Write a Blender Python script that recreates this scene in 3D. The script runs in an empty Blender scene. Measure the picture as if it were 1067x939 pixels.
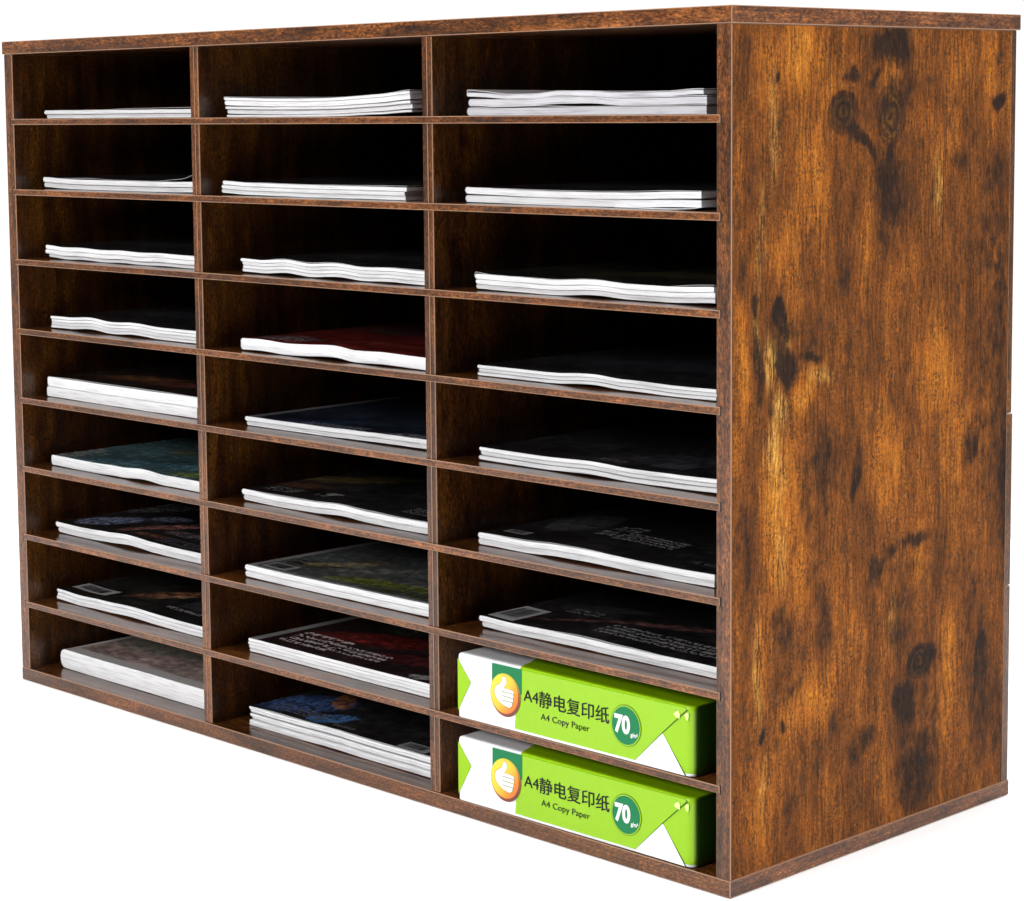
import bpy, bmesh, math, random
from mathutils import Vector
random.seed(7)
SC = bpy.context.scene
COL = SC.collection

# ------------------------------------------------------------------ dimensions (metres)
W, D, H = 0.76718, 0.29645, 0.53
TT, TS, TP, TD = 0.01044, 0.00479, 0.01152, 0.00979
OP = (H - 2*TT - 8*TS)/9
ST = [H - TT - OP - k*(OP+TS) for k in range(8)] + [TT]     # top of each slot's floor
D1, D2 = .2493, .5022                            # left faces of the two dividers

# ------------------------------------------------------------------ node helper
class G:
    def __init__(s, name):
        s.m = bpy.data.materials.new(name); s.m.use_nodes = True
        s.t = s.m.node_tree; s.n = s.t.nodes; s.b = s.n['Principled BSDF']
    def lk(s, a, b): s.t.links.new(a, b)
    def put(s, sock, v):
        if isinstance(v, bpy.types.NodeSocket): s.lk(v, sock)
        elif v is not None:
            sock.default_value = v
    def coord(s, kind='Object'):
        if not hasattr(s, '_tc'): s._tc = s.n.new('ShaderNodeTexCoord')
        return s._tc.outputs[kind]
    def mapping(s, v, loc=(0,0,0), rot=(0,0,0), sc=(1,1,1), typ='POINT'):
        n = s.n.new('ShaderNodeMapping'); n.vector_type = typ
        s.lk(v, n.inputs[0]); n.inputs['Location'].default_value = loc
        n.inputs['Rotation'].default_value = rot; n.inputs['Scale'].default_value = sc
        return n.outputs[0]
    def noise(s, v, scale=1, detail=4, rough=.55, dist=0, out=0):
        n = s.n.new('ShaderNodeTexNoise'); s.lk(v, n.inputs['Vector'])
        n.inputs['Scale'].default_value = scale; n.inputs['Detail'].default_value = detail
        n.inputs['Roughness'].default_value = rough; n.inputs['Distortion'].default_value = dist
        return n.outputs[out]
    def ramp(s, f, stops, interp='LINEAR'):
        n = s.n.new('ShaderNodeValToRGB'); s.lk(f, n.inputs[0]); cr = n.color_ramp; cr.interpolation = interp
        while len(cr.elements) < len(stops): cr.elements.new(.5)
        for e, (p, c) in zip(cr.elements, stops):
            e.position = p; e.color = (*c, 1) if len(c) == 3 else c
        return n.outputs[0]
    def math(s, op, a, b=None, c=None, clamp=False):
        n = s.n.new('ShaderNodeMath'); n.operation = op; n.use_clamp = clamp
        for i, v in enumerate((a, b, c)): s.put(n.inputs[i], v) if v is not None else None
        return n.outputs[0]
    def vmath(s, op, a, b=None):
        n = s.n.new('ShaderNodeVectorMath'); n.operation = op
        s.put(n.inputs[0], a); s.put(n.inputs[1], b) if b is not None else None
        return n.outputs['Value'] if op in ('LENGTH', 'DISTANCE', 'DOT_PRODUCT') else n.outputs[0]
    def rng(s, f, a, b, c=0, d=1, smooth=True):
        n = s.n.new('ShaderNodeMapRange'); n.interpolation_type = 'SMOOTHSTEP' if smooth else 'LINEAR'
        s.lk(f, n.inputs[0])
        for i, v in zip((1, 2, 3, 4), (a, b, c, d)): n.inputs[i].default_value = v
        return n.outputs[0]
    def mix(s, f, a, b, mode='MIX'):
        n = s.n.new('ShaderNodeMix'); n.data_type = 'RGBA'; n.blend_type = mode
        s.put(n.inputs[0], f)
        for i, v in ((6, a), (7, b)):
            if not isinstance(v, bpy.types.NodeSocket): v = (*v, 1) if len(v) == 3 else v
            s.put(n.inputs[i], v)
        return n.outputs[2]
    def sep(s, v):
        n = s.n.new('ShaderNodeSeparateXYZ'); s.lk(v, n.inputs[0]); return n.outputs
    def comb(s, x, y, z):
        n = s.n.new('ShaderNodeCombineXYZ')
        for i, v in enumerate((x, y, z)): s.put(n.inputs[i], v)
        return n.outputs[0]
    def bump(s, h, strength=.2, dist=.0005):
        n = s.n.new('ShaderNodeBump'); n.inputs['Strength'].default_value = strength
        n.inputs['Distance'].default_value = dist; s.lk(h, n.inputs['Height'])
        s.lk(n.outputs[0], s.b.inputs['Normal'])
    def ell(s, v, cx, cy, rx, ry, rot, strength, soft):
        m = s.mapping(v, (cx, cy, 0), (0, 0, math.radians(rot)), (rx, ry, 1), 'TEXTURE')
        return s.rng(s.vmath('LENGTH', m), 1 - soft*.85, 1 + soft*.55, strength, 0)
    def maxof(s, L):
        r = L[0]
        for x in L[1:]: r = s.math('MAXIMUM', r, x)
        return r
    def done(s, col=None, rough=None, spec=None, coat=None):
        if col is not None:
            if isinstance(col, tuple): col = (*col, 1)
            s.put(s.b.inputs['Base Color'], col)
        if rough is not None: s.put(s.b.inputs['Roughness'], rough)
        if spec is not None: s.b.inputs['Specular IOR Level'].default_value = spec
        if coat is not None:
            s.b.inputs['Coat Weight'].default_value = coat; s.b.inputs['Coat Roughness'].default_value = .12
        return s.m

# ------------------------------------------------------------------ wood
def wood(name, axis, off, tint=1.0, orange=0.0, rough=.3):
    """printed rustic laminate: grain running along axis, dark knots and patches"""
    g = G(name); v = g.mapping(g.coord(), off)
    def along(a, b):        # scale a along the grain, b across
        return tuple(a if c == axis else b for c in 'XYZ')
    k = along(1, 14)
    vs = g.mapping(v, sc=k)
    warp = g.noise(g.mapping(v, sc=(6, 6, 6)), 1, 3, out=1)
    vw = g.vmath('ADD', vs, g.mapping(warp, sc=(.5, .5, .5)))
    n1 = g.noise(vw, 4.5, 5, .6)
    lo = (.028*tint, .0105*tint, .005*tint); mid = (.125*tint, .045*tint, .0115*tint)
    hi = (.225*tint, (.082+.012*orange)*tint, (.022-.008*orange)*tint)
    col = g.ramp(n1, [(.22, lo), (.46, mid), (.66, hi), (.85, (.32*tint, .125*tint, .040*tint))])
    grain = g.noise(g.mapping(v, sc=along(26, 900)), 1, 3, .6)
    col = g.mix(.75, col, g.ramp(grain, [(.30, (.34, .30, .30)), (.52, (1, 1, 1)), (.72, (1.5, 1.45, 1.4))]), 'MULTIPLY')
    pt = g.noise(g.mapping(v, sc=along(34, 110)), 1, 4, .65)
    col = g.mix(.9, col, g.ramp(pt, [(.30, (.34, .28, .27)), (.45, (.85, .80, .78)), (.56, (1.08, 1.05, 1.0)), (.72, (1.5, 1.42, 1.3))]), 'MULTIPLY')
    # scattered knots
    vo = g.n.new('ShaderNodeTexVoronoi'); g.lk(g.mapping(v, sc=along(7, 20)), vo.inputs['Vector'])
    vo.inputs['Scale'].default_value = 1.3
    kn = g.math('MULTIPLY', g.rng(vo.outputs['Distance'], .05, .30, 1, 0), g.rng(g.noise(v, 120, 2), .3, .6))
    col = g.mix(g.math('MULTIPLY', kn, .8), col, (.022, .012, .009))
    # short dark flecks and pale fibres of the print
    fl = g.noise(g.mapping(v, sc=along(330, 950)), 1, 2, .7)
    col = g.mix(.85, col, g.ramp(fl, [(.34, (.10, .07, .06)), (.46, (.78, .70, .66)), (.56, (1.25, 1.17, 1.08)), (.70, (2.6, 2.35, 2.1))]), 'MULTIPLY')
    g.bump(grain, .10, .0003)
    return g.done(col, g.rng(grain, .3, .7, rough+.05, rough-.03), .5)

def side_wood():
    """outer face of the right side panel: its own knots, dark stains and amber streaks, laid out in metres on the board"""
    g = G('rustic_side_laminate'); o = g.coord()
    s = g.sep(o)
    # p = (depth, height) in mm
    p = g.mapping(g.comb(s[1], s[2], 0), sc=(1000, 1000, 1))
    w1 = g.noise(g.mapping(p, sc=(.035, .016, 1)), 1, 3, .6, out=1)
    w2 = g.noise(g.mapping(p, sc=(.9, .22, 1)), 1, 3, .7, out=1)
    def cen(n, a): return g.mapping(n, (-.5*a[0], -.5*a[1], 0), sc=(a[0], a[1], 0))
    q = g.vmath('ADD', g.vmath('ADD', p, cen(w1, (16, 26))), cen(w2, (5, 7)))
    at = g.n.new('ShaderNodeAttribute'); at.attribute_name = 'print_pattern'
    sa = g.n.new('ShaderNodeSeparateColor'); g.lk(at.outputs['Color'], sa.inputs[0])
    dk, lt, gd = sa.outputs[0], sa.outputs[1], sa.outputs[2]
    # broad streaks along the height
    st1 = g.noise(g.mapping(q, sc=(.055, .0065, 1)), 1, 4, .6)
    st2 = g.noise(g.mapping(q, sc=(.22, .020, 1)), 1, 5, .75)
    fine = g.noise(g.mapping(p, sc=(.75, .06, 1)), 1, 3, .7)
    speck = g.noise(g.mapping(p, sc=(.62, .42, 1)), 1, 3, .75)
    mott = g.noise(g.mapping(p, sc=(.10, .05, 1)), 1, 4, .65)
    big = g.noise(g.mapping(q, sc=(.022, .009, 1)), 1, 5, .6)
    a = g.math('ADD', g.math('MULTIPLY', st1, .30), g.math('ADD', g.math('MULTIPLY', st2, .42), g.math('MULTIPLY', big, .28)))
    a = g.math('ADD', a, g.math('MULTIPLY', g.math('SUBTRACT', speck, .5), .22))
    a = g.math('ADD', a, g.math('MULTIPLY', lt, .14))
    a = g.math('ADD', a, -.022)
    col = g.ramp(a, [(.31, (.030, .013, .006)), (.41, (.095, .032, .009)), (.50, (.195, .062, .012)), (.60, (.375, .122, .015)), (.74, (.62, .26, .030))])
    # cathedral grain lines bending round the lower knot
    wv = g.n.new('ShaderNodeTexWave'); wv.wave_type = 'BANDS'; wv.bands_direction = 'X'
    kn = g.mapping(g.comb(s[1], s[2], 0), (-.1896, -.12, 0), sc=(1, 1, 1))
    bend = g.ell(q, 185, 118, 34, 75, 0, 1, 1.0)
    sq = g.sep(q)
    wx = g.math('ADD', sq[0], g.math('MULTIPLY', bend, 17))
    g.lk(g.comb(g.math('MULTIPLY', wx, .075), g.math('MULTIPLY', sq[1], .0035), 0), wv.inputs['Vector'])
    wv.inputs['Scale'].default_value = 1.0; wv.inputs['Distortion'].default_value = 2.2; wv.inputs['Detail'].default_value = 3
    lines = g.math('MULTIPLY', g.rng(wv.outputs['Fac'], .10, .42, 1, 0), g.rng(g.noise(g.mapping(p, sc=(.03, .012, 1)), 1.3, 2), .44, .6))
    col = g.mix(g.math('MULTIPLY', lines, .5), col, (.05, .02, .008))
    # gold glints
    col = g.mix(g.math('MULTIPLY', g.math('MULTIPLY', gd, 1.0), g.rng(g.math('ADD', g.math('MULTIPLY', fine, .5), g.math('MULTIPLY', st2, .5)), .42, .60)), col, (.70, .40, .09))
    # mottled specks, denser in places
    dens = g.rng(mott, .42, .66)
    sp = g.math('MULTIPLY', g.rng(speck, .38, .60, 1, 0), g.math('ADD', g.math('MULTIPLY', dens, .60), .22))
    col = g.mix(sp, col, (.042, .024, .011))
    umb = g.noise(g.mapping(q, sc=(.05, .022, 1)), 1.7, 5, .7)
    col = g.mix(g.math('MULTIPLY', g.rng(umb, .50, .72), g.rng(lt, .1, .8, .75, .15)), col, (.040, .022, .012))
    # stains: edges broken up by the specks
    dsum = g.math('ADD', g.math('MULTIPLY', dk, 1.12), g.math('MULTIPLY', g.math('SUBTRACT', speck, .5), 1.5))
    dsum = g.math('ADD', dsum, g.math('MULTIPLY', g.math('SUBTRACT', st2, .5), 1.9))
    dsum = g.math('ADD', dsum, g.math('MULTIPLY', g.math('SUBTRACT', g.noise(g.mapping(p, sc=(.16, .075, 1)), 1, 5, .75), .5), 2.2))
    dsum = g.math('ADD', dsum, g.math('MULTIPLY', g.math('SUBTRACT', fine, .5), .5))
    dmask = g.math('MULTIPLY', g.rng(dsum, .12, 1.02), .95)
    col = g.mix(dmask, col, (.016, .011, .009))
    # two knots with growth rings
    for cx, cz, rx, rz, br in ((106.1, 467.4, 15, 12.5, .5), (154.1, 464.6, 15, 18, .75), (189.6, 112, 13, 11, .35), (273.6, 472.7, 6.5, 5, .2)):
        pw = g.vmath('ADD', p, cen(w1, (5, 5)))
        L = g.vmath('LENGTH', g.mapping(pw, (cx, cz, 0), (0, 0, .2), (rx, rz, 1), 'TEXTURE'))
        L = g.math('ADD', L, g.math('MULTIPLY', g.math('SUBTRACT', speck, .5), .16)); inside = g.rng(L, .7, 1.05, 1, 0)
        ir = g.math('ADD', g.math('MULTIPLY', L, 15), g.math('MULTIPLY', g.noise(g.mapping(p, sc=(.16, .1, 1)), 1, 3), 9))
        rings = g.math('MULTIPLY', g.math('MULTIPLY_ADD', g.math('SINE', ir), .5, .5), g.rng(mott, .3, .65))
        kc = g.mix(g.math('MULTIPLY', rings, g.rng(speck, .3, .6)), (.018, .012, .010), (.16*br+.02, .066*br+.012, .012))
        col = g.mix(g.math('MULTIPLY', inside, .93), col, kc)
        rim = g.math('MULTIPLY', g.rng(L, .84, .97), g.rng(L, 1.0, 1.14, 1, 0))
        col = g.mix(g.math('MULTIPLY', rim, .55), col, (.015, .011, .010))
    # fine pores
    col = g.mix(.8, col, g.ramp(fine, [(.30, (.22, .19, .18)), (.45, (.86, .84, .82)), (.58, (1.1, 1.08, 1.05)), (.75, (1.6, 1.55, 1.45))]), 'MULTIPLY')
    # scratchy short strokes
    scr = g.noise(g.mapping(p, sc=(.55, .16, 1)), 1.0, 4, .85)
    col = g.mix(.9, col, g.ramp(scr, [(.33, (.35, .32, .30)), (.46, (.95, .95, .95)), (.62, (1.15, 1.12, 1.1)), (.75, (1.5, 1.45, 1.35))]), 'MULTIPLY')
    # a few cracks
    for cx, cz, rx, rz in ((212, 400, .55, 60), (214, 455, .7, 40), (93, 500, .5, 22), (160, 430, .6, 40), (255, 320, .5, 70)):
        col = g.mix(g.ell(g.vmath('ADD', p, cen(w1, (6, 2))), cx, cz, rx, rz, 0, .75, .8), col, (.02, .012, .01))
    g.bump(g.math('ADD', fine, g.math('MULTIPLY', speck, .6)), .22, .0004)
    return g.done(col, g.rng(speck, .3, .7, .65, .55), .05)

M = {}
DARK = [(153.5, 506.7, 25.3, 14.2, 0, 1, 0.7), (166.0, 480.0, 22.5, 15.5, 0, 0.6, 0.8), (131.2, 474.2, 13.8, 17.7, 0, 0.45, 0.8), (105.2, 466.8, 14.4, 9.9, 0, 0.75, 0.5), (156.9, 414.3, 20.4, 30.1, 0, 0.7, 0.8), (65.9, 333.6, 24.4, 23.3, 0, 0.45, 0.8), (271.5, 273.0, 25.2, 104.2, 0, 0.5, 0.8), (187.7, 92.5, 36.7, 38.4, 0, 0.5, 0.8), (181.2, 169.5, 42.8, 25.2, 0, 0.35, 0.8), (259.0, 79.4, 18.3, 59.7, 0, 0.55, 0.8), (75.9, 244.7, 15.2, 35.7, 0, 0.4, 0.8), (114.5, 488.9, 10.6, 6.4, 0, 0.85, 0.5), (137.9, 488.9, 13.9, 5.9, 20, 0.6, 0.6), (126.6, 449.0, 23.7, 4.7, -30, 0.85, 0.6), (151.6, 432.4, 14.1, 19.1, 0, 0.9, 0.6), (152.1, 398.3, 11.1, 24.1, 0, 0.6, 0.8), (245.2, 456.2, 14.3, 8.7, 0, 0.55, 0.7), (229.3, 439.7, 15.2, 7.4, 0, 0.55, 0.7), (273.6, 472.7, 7.9, 4.4, 0, 0.7, 0.6), (271.8, 497.8, 4.5, 5.6, 0, 0.6, 0.6), (270.2, 426.2, 16.9, 17.7, 0, 0.65, 0.8), (263.4, 382.2, 15.7, 44.5, 0, 0.5, 0.8), (275.8, 330.5, 18.2, 71.0, 0, 0.6, 0.8), (287.6, 219.3, 13.9, 79.2, 0, 0.75, 0.7), (104.3, 367.4, 8.7, 16.5, 0, 0.6, 0.8), (46.5, 343.2, 6.4, 10.9, 0, 1, 0.4), (50.3, 318.7, 13.8, 15.6, 10, 0.9, 0.5), (72.5, 319.1, 18.9, 4.7, -8, 0.75, 0.6), (23.1, 351.1, 3.6, 6.8, 0, 1, 0.5), (24.1, 322.6, 5.4, 25.7, 0, 0.75, 0.6), (35.0, 292.9, 3.6, 12.7, 0, 0.6, 0.6), (90.1, 251.9, 21.3, 28.7, 0, 0.55, 0.6), (12.1, 209.2, 12.5, 31.8, 0, 0.5, 0.7), (121.3, 239.2, 5.9, 19.4, 0, 0.85, 0.6), (207.9, 272.9, 9.7, 5.7, 0, 0.4, 0.8), (246.4, 248.6, 8.9, 14.1, 0, 0.8, 0.6), (259.3, 267.8, 7.9, 84.2, 0, 0.45, 0.8), (155.0, 190.8, 16.5, 5.6, 35, 0.7, 0.6), (186.0, 196.4, 23.4, 5.0, -10, 0.7, 0.6), (142.0, 181.5, 8.1, 11.1, 0, 0.6, 0.7), (79.3, 178.7, 6.7, 18.0, 0, 0.6, 0.7), (235.0, 161.5, 11.1, 25.9, 0, 0.45, 0.8), (192.7, 110.7, 16.1, 12.8, 0, 0.95, 0.5), (173.0, 88.9, 14.8, 15.3, 0, 0.95, 0.5), (166.1, 137.4, 16.7, 12.6, 0, 0.65, 0.7), (260.8, 98.8, 9.1, 31.7, 0, 0.8, 0.6), (248.6, 146.5, 10.1, 39.2, 0, 0.5, 0.8), (189.6, 41.0, 25.9, 35.5, 0, 0.75, 0.7), (172.3, 70.0, 19.0, 19.1, 0, 0.5, 0.8), (128.3, 69.4, 17.2, 12.5, 0, 0.6, 0.6), (49.9, 97.1, 3.3, 5.4, 0, 1, 0.4), (27.8, 93.7, 2.9, 4.7, 0, 1, 0.4), (55.3, 118.2, 20.8, 8.4, 0, 0.5, 0.7), (90.1, 149.9, 8.7, 27.3, 0, 0.65, 0.7), (96.5, 88.0, 5.9, 14.7, 0, 0.65, 0.7), (50.4, 159.5, 10.2, 15.4, 0, 0.6, 0.6), (59.6, 41.0, 9.5, 27.3, 0, 0.45, 0.8), (78.5, 45.9, 5.8, 24.5, 0, 0.35, 0.8), (15.0, 136.1, 5.4, 52.8, 0, 0.35, 0.8), (282.2, 61.8, 16.3, 40.3, 0, 0.5, 0.8), (51.5, 417.9, 3.6, 17.1, 0, 0.35, 0.7), (19.2, 433.1, 4.4, 22.4, 0, 0.35, 0.8), (43.9, 485.5, 2.7, 3.4, 0, 0.8, 0.5), (194.6, 487.8, 4.2, 3.6, 0, 0.7, 0.6), (133.1, 328.5, 12.0, 36.2, 0, 0.3, 0.8), (231.1, 352.5, 15.3, 31.4, 0, 0.25, 0.8), (11.1, 499.8, 7.0, 22.1, 0, 0.35, 0.8), (11.6, 371.6, 8.8, 16.9, 0, 0.45, 0.8)]
LIGHT = [(60.0, 503.0, 31.5, 25.5, 0, 0.9, 0.8), (95.6, 471.6, 13.3, 29.0, 0, 0.6, 0.8), (71.7, 425.9, 20.6, 34.6, 0, 0.7, 0.8), (47.2, 383.9, 16.5, 22.9, 0, 0.7, 0.8), (9.1, 321.0, 7.0, 51.2, 0, 0.8, 0.7), (68.9, 298.4, 14.1, 12.9, 0, 1, 0.6), (45.4, 222.0, 20.4, 58.8, 0, 1, 0.7), (67.0, 186.5, 13.2, 29.8, 0, 0.8, 0.7), (202.0, 307.8, 23.6, 37.5, 0, 0.7, 0.8), (137.2, 388.2, 14.0, 35.9, 0, 0.45, 0.8), (228.1, 501.3, 19.4, 24.6, 0, 0.55, 0.8), (260.7, 501.5, 8.9, 31.2, 0, 0.6, 0.8), (286.0, 470.1, 5.7, 38.0, 0, 0.6, 0.8), (149.0, 254.3, 24.6, 30.7, 0, 0.55, 0.8), (222.4, 246.2, 21.9, 31.8, 0, 0.5, 0.8), (191.7, 167.9, 14.9, 19.0, 0, 0.4, 0.8), (69.5, 105.3, 28.8, 20.5, 0, 0.9, 0.7), (32.1, 156.6, 9.1, 41.3, 0, 0.7, 0.8), (219.7, 106.0, 17.6, 45.4, 0, 0.7, 0.8), (28.0, 45.0, 20.3, 35.9, 0, 0.7, 0.8), (92.1, 36.8, 19.7, 30.9, 0, 0.3, 0.8), (125.3, 153.3, 12.0, 30.8, 0, 0.45, 0.8), (101.0, 120.7, 13.8, 18.4, 0, 0.4, 0.8), (5.7, 264.5, 5.3, 34.3, 0, 0.5, 0.8), (188.0, 385.8, 21.0, 30.7, 0, 0.3, 0.8), (213.2, 446.2, 14.9, 18.4, 0, 0.45, 0.8)]
GOLD = [(38.5, 315.6, 8.2, 12.7, 0, 1, 0.8), (39.7, 266.4, 8.2, 26.2, 0, 0.7, 0.8), (45.9, 288.9, 7.3, 11.6, 0, 0.9, 0.8), (24.1, 335.7, 2.7, 14.8, 0, 0.8, 0.8), (50.2, 337.7, 2.7, 8.1, 0, 0.6, 0.8), (45.5, 213.2, 4.6, 29.4, 0, 0.6, 0.8), (48.0, 248.0, 5.5, 17.6, 0, 0.5, 0.8), (84.9, 305.7, 13.4, 5.9, 0, 0.4, 0.8), (27.4, 393.4, 4.5, 34.0, 0, 0.35, 0.8), (205.2, 421.8, 5.3, 18.4, 0, 0.6, 0.8), (38.6, 460.7, 4.5, 33.9, 0, 0.45, 0.8), (25.8, 140.1, 3.6, 35.3, 0, 0.5, 0.8), (30.7, 62.3, 3.7, 23.9, 0, 0.4, 0.8), (160.8, 147.6, 6.2, 25.1, 0, 0.25, 0.8)]
WORLD, WFRONT = 1.1, .03
LAMPS = [('key_softbox', (.25, -3.0, 1.45), (.4, 0, .25), .8, 72.0), ('side_softbox', (3.3, .35, 1.2), (.76, .15, .25), .9, 58.0), ('added_overhead_fill', (.5, -.1, 2.6), (.5, -.1, 0), 3.0, 104.0)]  # the overhead one is an added, unseen lamp that whitens the floor
M['top'] = wood('rustic_board_laminate', 'X', (.3, .1, .2), .55, rough=.2)
M['shelf'] = wood('rustic_shelf_laminate', 'X', (.13, .4, .7), .5, rough=.17)
M['upright'] = wood('rustic_upright_laminate', 'Z', (.7, .2, .1), .54, 1.0)
M['band_x'] = wood('edge_band_along', 'X', (.13, .4, .9), .84, rough=.3)
M['band_z'] = wood('edge_band_upright', 'Z', (.5, .6, .1), .80, rough=.3)
M['band_y'] = wood('edge_band_end', 'Y', (.2, .3, .5), .80, rough=.4)
M['edge'] = G('pale_edge_line').done((.28, .15, .085), .45)
M['side'] = side_wood()
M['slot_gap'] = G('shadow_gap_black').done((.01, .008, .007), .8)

from mathutils import noise as MN
# ------------------------------------------------------------------ object helpers
def link(o, parent=None):
    COL.objects.link(o)
    if parent is not None: o.parent = parent
    return o
def tag(o, label=None, cat=None, group=None, kind=None):
    for k, v in (('label', label), ('category', cat), ('group', group), ('kind', kind)):
        if v: o[k] = v
    return o
def empty(name, loc, rz=0):
    o = bpy.data.objects.new(name, None); o.location = loc; o.rotation_euler = (0, 0, rz)
    o.empty_display_size = .02
    return link(o)
def mesh(name, verts, faces, mats, parent=None, idx=None, smooth=False, uvs=None, loc=None):
    me = bpy.data.meshes.new(name); me.from_pydata(verts, [], faces)
    for m in mats: me.materials.append(m)
    if idx: me.polygons.foreach_set('material_index', idx)
    if smooth: me.polygons.foreach_set('use_smooth', [True]*len(me.polygons))
    if uvs:
        l = me.uv_layers.new(name='UVMap')
        for lp in me.loops: l.data[lp.index].uv = uvs[lp.vertex_index]
    me.update()
    o = bpy.data.objects.new(name, me)
    if loc: o.location = loc
    return link(o, parent)
def board(name, lo, hi, mat, parent, bev=.00055, mats_by_face=None, extra=None):
    """one board: bevelled box whose edges show a lighter line"""
    bm = bmesh.new()
    bmesh.ops.create_cube(bm, size=1)
    c = [(a+b)/2 for a, b in zip(lo, hi)]; d = [b-a for a, b in zip(lo, hi)]
    for v in bm.verts: v.co = Vector((c[0]+v.co.x*d[0], c[1]+v.co.y*d[1], c[2]+v.co.z*d[2]))
    bm.faces.ensure_lookup_table()
    upright = d[2] > .1
    bm.normal_update()
    for f in bm.faces:
        n = f.normal
        if n.y < -.5: f.material_index = 3
        elif abs(n.x) > .5 and not upright: f.material_index = 4
    r = bmesh.ops.bevel(bm, geom=list(bm.edges), offset=bev, segments=1, affect='EDGES', profile=.5, clamp_overlap=True)
    mi = 1
    for f in r['faces']: f.material_index = mi
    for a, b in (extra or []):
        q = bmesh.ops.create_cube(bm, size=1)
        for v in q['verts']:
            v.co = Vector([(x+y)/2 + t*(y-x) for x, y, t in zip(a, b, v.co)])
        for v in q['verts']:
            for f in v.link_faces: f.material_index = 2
    me = bpy.data.meshes.new(name); bm.to_mesh(me); bm.free()
    for m in (mat, M['edge'], M['slot_gap'], M['band_z' if d[2] > .1 else 'band_x'], M['band_y']): me.materials.append(m)
    return link(bpy.data.objects.new(name, me), parent)

# ------------------------------------------------------------------ the organizer
org = empty('desk_organizer', (0, 0, 0))
tag(org, 'large rustic brown wooden mail organizer with three columns of nine slots', 'organizer')
BK = .0085
board('bottom_board', (0, 0, 0), (W, D, TT), M['top'], org)
board('top_board', (-.0012, -.0006, H-TT), (W+.0008, D+.0006, H), M['top'], org)
board('side_panel', (0, .0004, TT), (TP, D-BK, H-TT), M['upright'], org)
sp = board('side_panel', (W-TP, .0004, TT), (W, D-BK, H-TT), M['upright'], org)
sp['label'] = 'amber and dark brown knotty outer side panel'
# its printed laminate: the amount of dark stain, amber and gold of the print is kept per vertex
from mathutils import noise as MN
def ell_py(x, y, cx, cy, rx, ry, rot, s, so):
    so = min(1, so*1.25); a = math.radians(rot); dx, dy = x-cx, y-cy
    u = (dx*math.cos(a)+dy*math.sin(a))/rx; v = (-dx*math.sin(a)+dy*math.cos(a))/ry
    r = math.hypot(u, v); t = (r-(1-so*.85))/(so*1.4); t = min(1, max(0, t))
    return s*(1-t*t*(3-2*t))
NYP, NZP = 150, 250
ya, yb, za, zb = .0011, D-BK-.0007, TT+.0006, H-TT-.0006
V, F, C = [], [], []
for j in range(NZP+1):
    for i in range(NYP+1):
        y = ya+(yb-ya)*i/NYP; z = za+(zb-za)*j/NZP; V.append((W+.00012, y, z))
        Y, Zz = y*1000, z*1000
        n1 = MN.fractal(Vector((Y*.045, Zz*.018, 3.1)), 1.0, 2.0, 4); n2 = MN.fractal(Vector((Y*.045, Zz*.018, 9.7)), 1.0, 2.0, 4)
        n3 = MN.noise(Vector((Y*.3, Zz*.09, 5)))
        qx, qy = Y+4.5*n1+.6*n3, Zz+9*n2
        C.append([max(ell_py(qx, qy, *e) for e in L if abs(qx-e[0]) < 60 or 1) for L in (DARK, LIGHT, GOLD)])
for j in range(NZP):
    for i in range(NYP):
        a = j*(NYP+1)+i; F.append((a, a+1, a+NYP+2, a+NYP+1))
lam = mesh('laminate_face', V, F, [M['side']], sp)
ca = lam.data.color_attributes.new('print_pattern', 'FLOAT_COLOR', 'POINT')
ca.data.foreach_set('color', [q for c in C for q in (*c, 1)])
for x in (D1, D2):
    d = board('divider', (x, .0012, TT), (x+TD, D-BK, H-TT), M['upright'], org)
    mesh('edge_strip', *(lambda a, b: ([(a, .0009, TT+.0005), (b, .0009, TT+.0005), (b, .0009, H-TT-.0005), (a, .0009, H-TT-.0005),
         (a, .0014, TT+.0005), (b, .0014, TT+.0005), (b, .0014, H-TT-.0005), (a, .0014, H-TT-.0005)],
         [(0, 1, 2, 3), (1, 5, 6, 2), (4, 0, 3, 7), (3, 2, 6, 7), (0, 4, 5, 1)]))(x+TD*.52, x+TD*.52+.0007), [M['edge']], d)
for k in range(8):
    z1 = ST[k]; z0 = z1 - TS; e = .0032
    board('shelf', (TP-e, -.0003, z0), (W-TP+e, D-BK-.001, z1), M['shelf'], org,
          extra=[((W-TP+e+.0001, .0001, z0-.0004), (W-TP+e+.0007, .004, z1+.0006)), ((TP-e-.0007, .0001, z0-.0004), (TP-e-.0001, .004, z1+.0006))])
for z0, z1, back in ((TT, .1458, .0008), (.1463, .2636, .0008), (.2642, H-TT, .0022)):
    board('back_panel', (.0005, D-BK+.0004, z0), (W-.0006, D-back, z1), M['upright'], org, .0004)

# ------------------------------------------------------------------ paper and covers
def page_mat(name, base, line):
    """cut edge of a block of pages: hair-thin sheets follow the block's own thickness (UV v)"""
    g = G(name); u = g.sep(g.coord('UV'))
    v = g.comb(g.math('MULTIPLY', u[0], 5), g.math('MULTIPLY', u[1], 1), 0)
    n = g.noise(g.mapping(v, sc=(1, 1700, 1)), 1, 3, .6)
    n2 = g.noise(g.mapping(v, sc=(1.5, 650, 1)), 1, 2, .5)
    f = g.math('ADD', g.math('MULTIPLY', n, .5), g.math('MULTIPLY', n2, .5))
    col = g.ramp(f, [(.33, line), (.52, base), (.7, base)])
    g.bump(n, .3, .0002)
    return g.done(col, .75, .25)
M['pages'] = page_mat('magazine_page_edges', (.90, .90, .91), (.60, .60, .62))
M['pages_warm'] = page_mat('thick_page_edges', (.88, .88, .89), (.50, .50, .53))
M['newsprint'] = page_mat('folded_sheet_edges', (.74, .73, .77), (.42, .41, .46))
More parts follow.
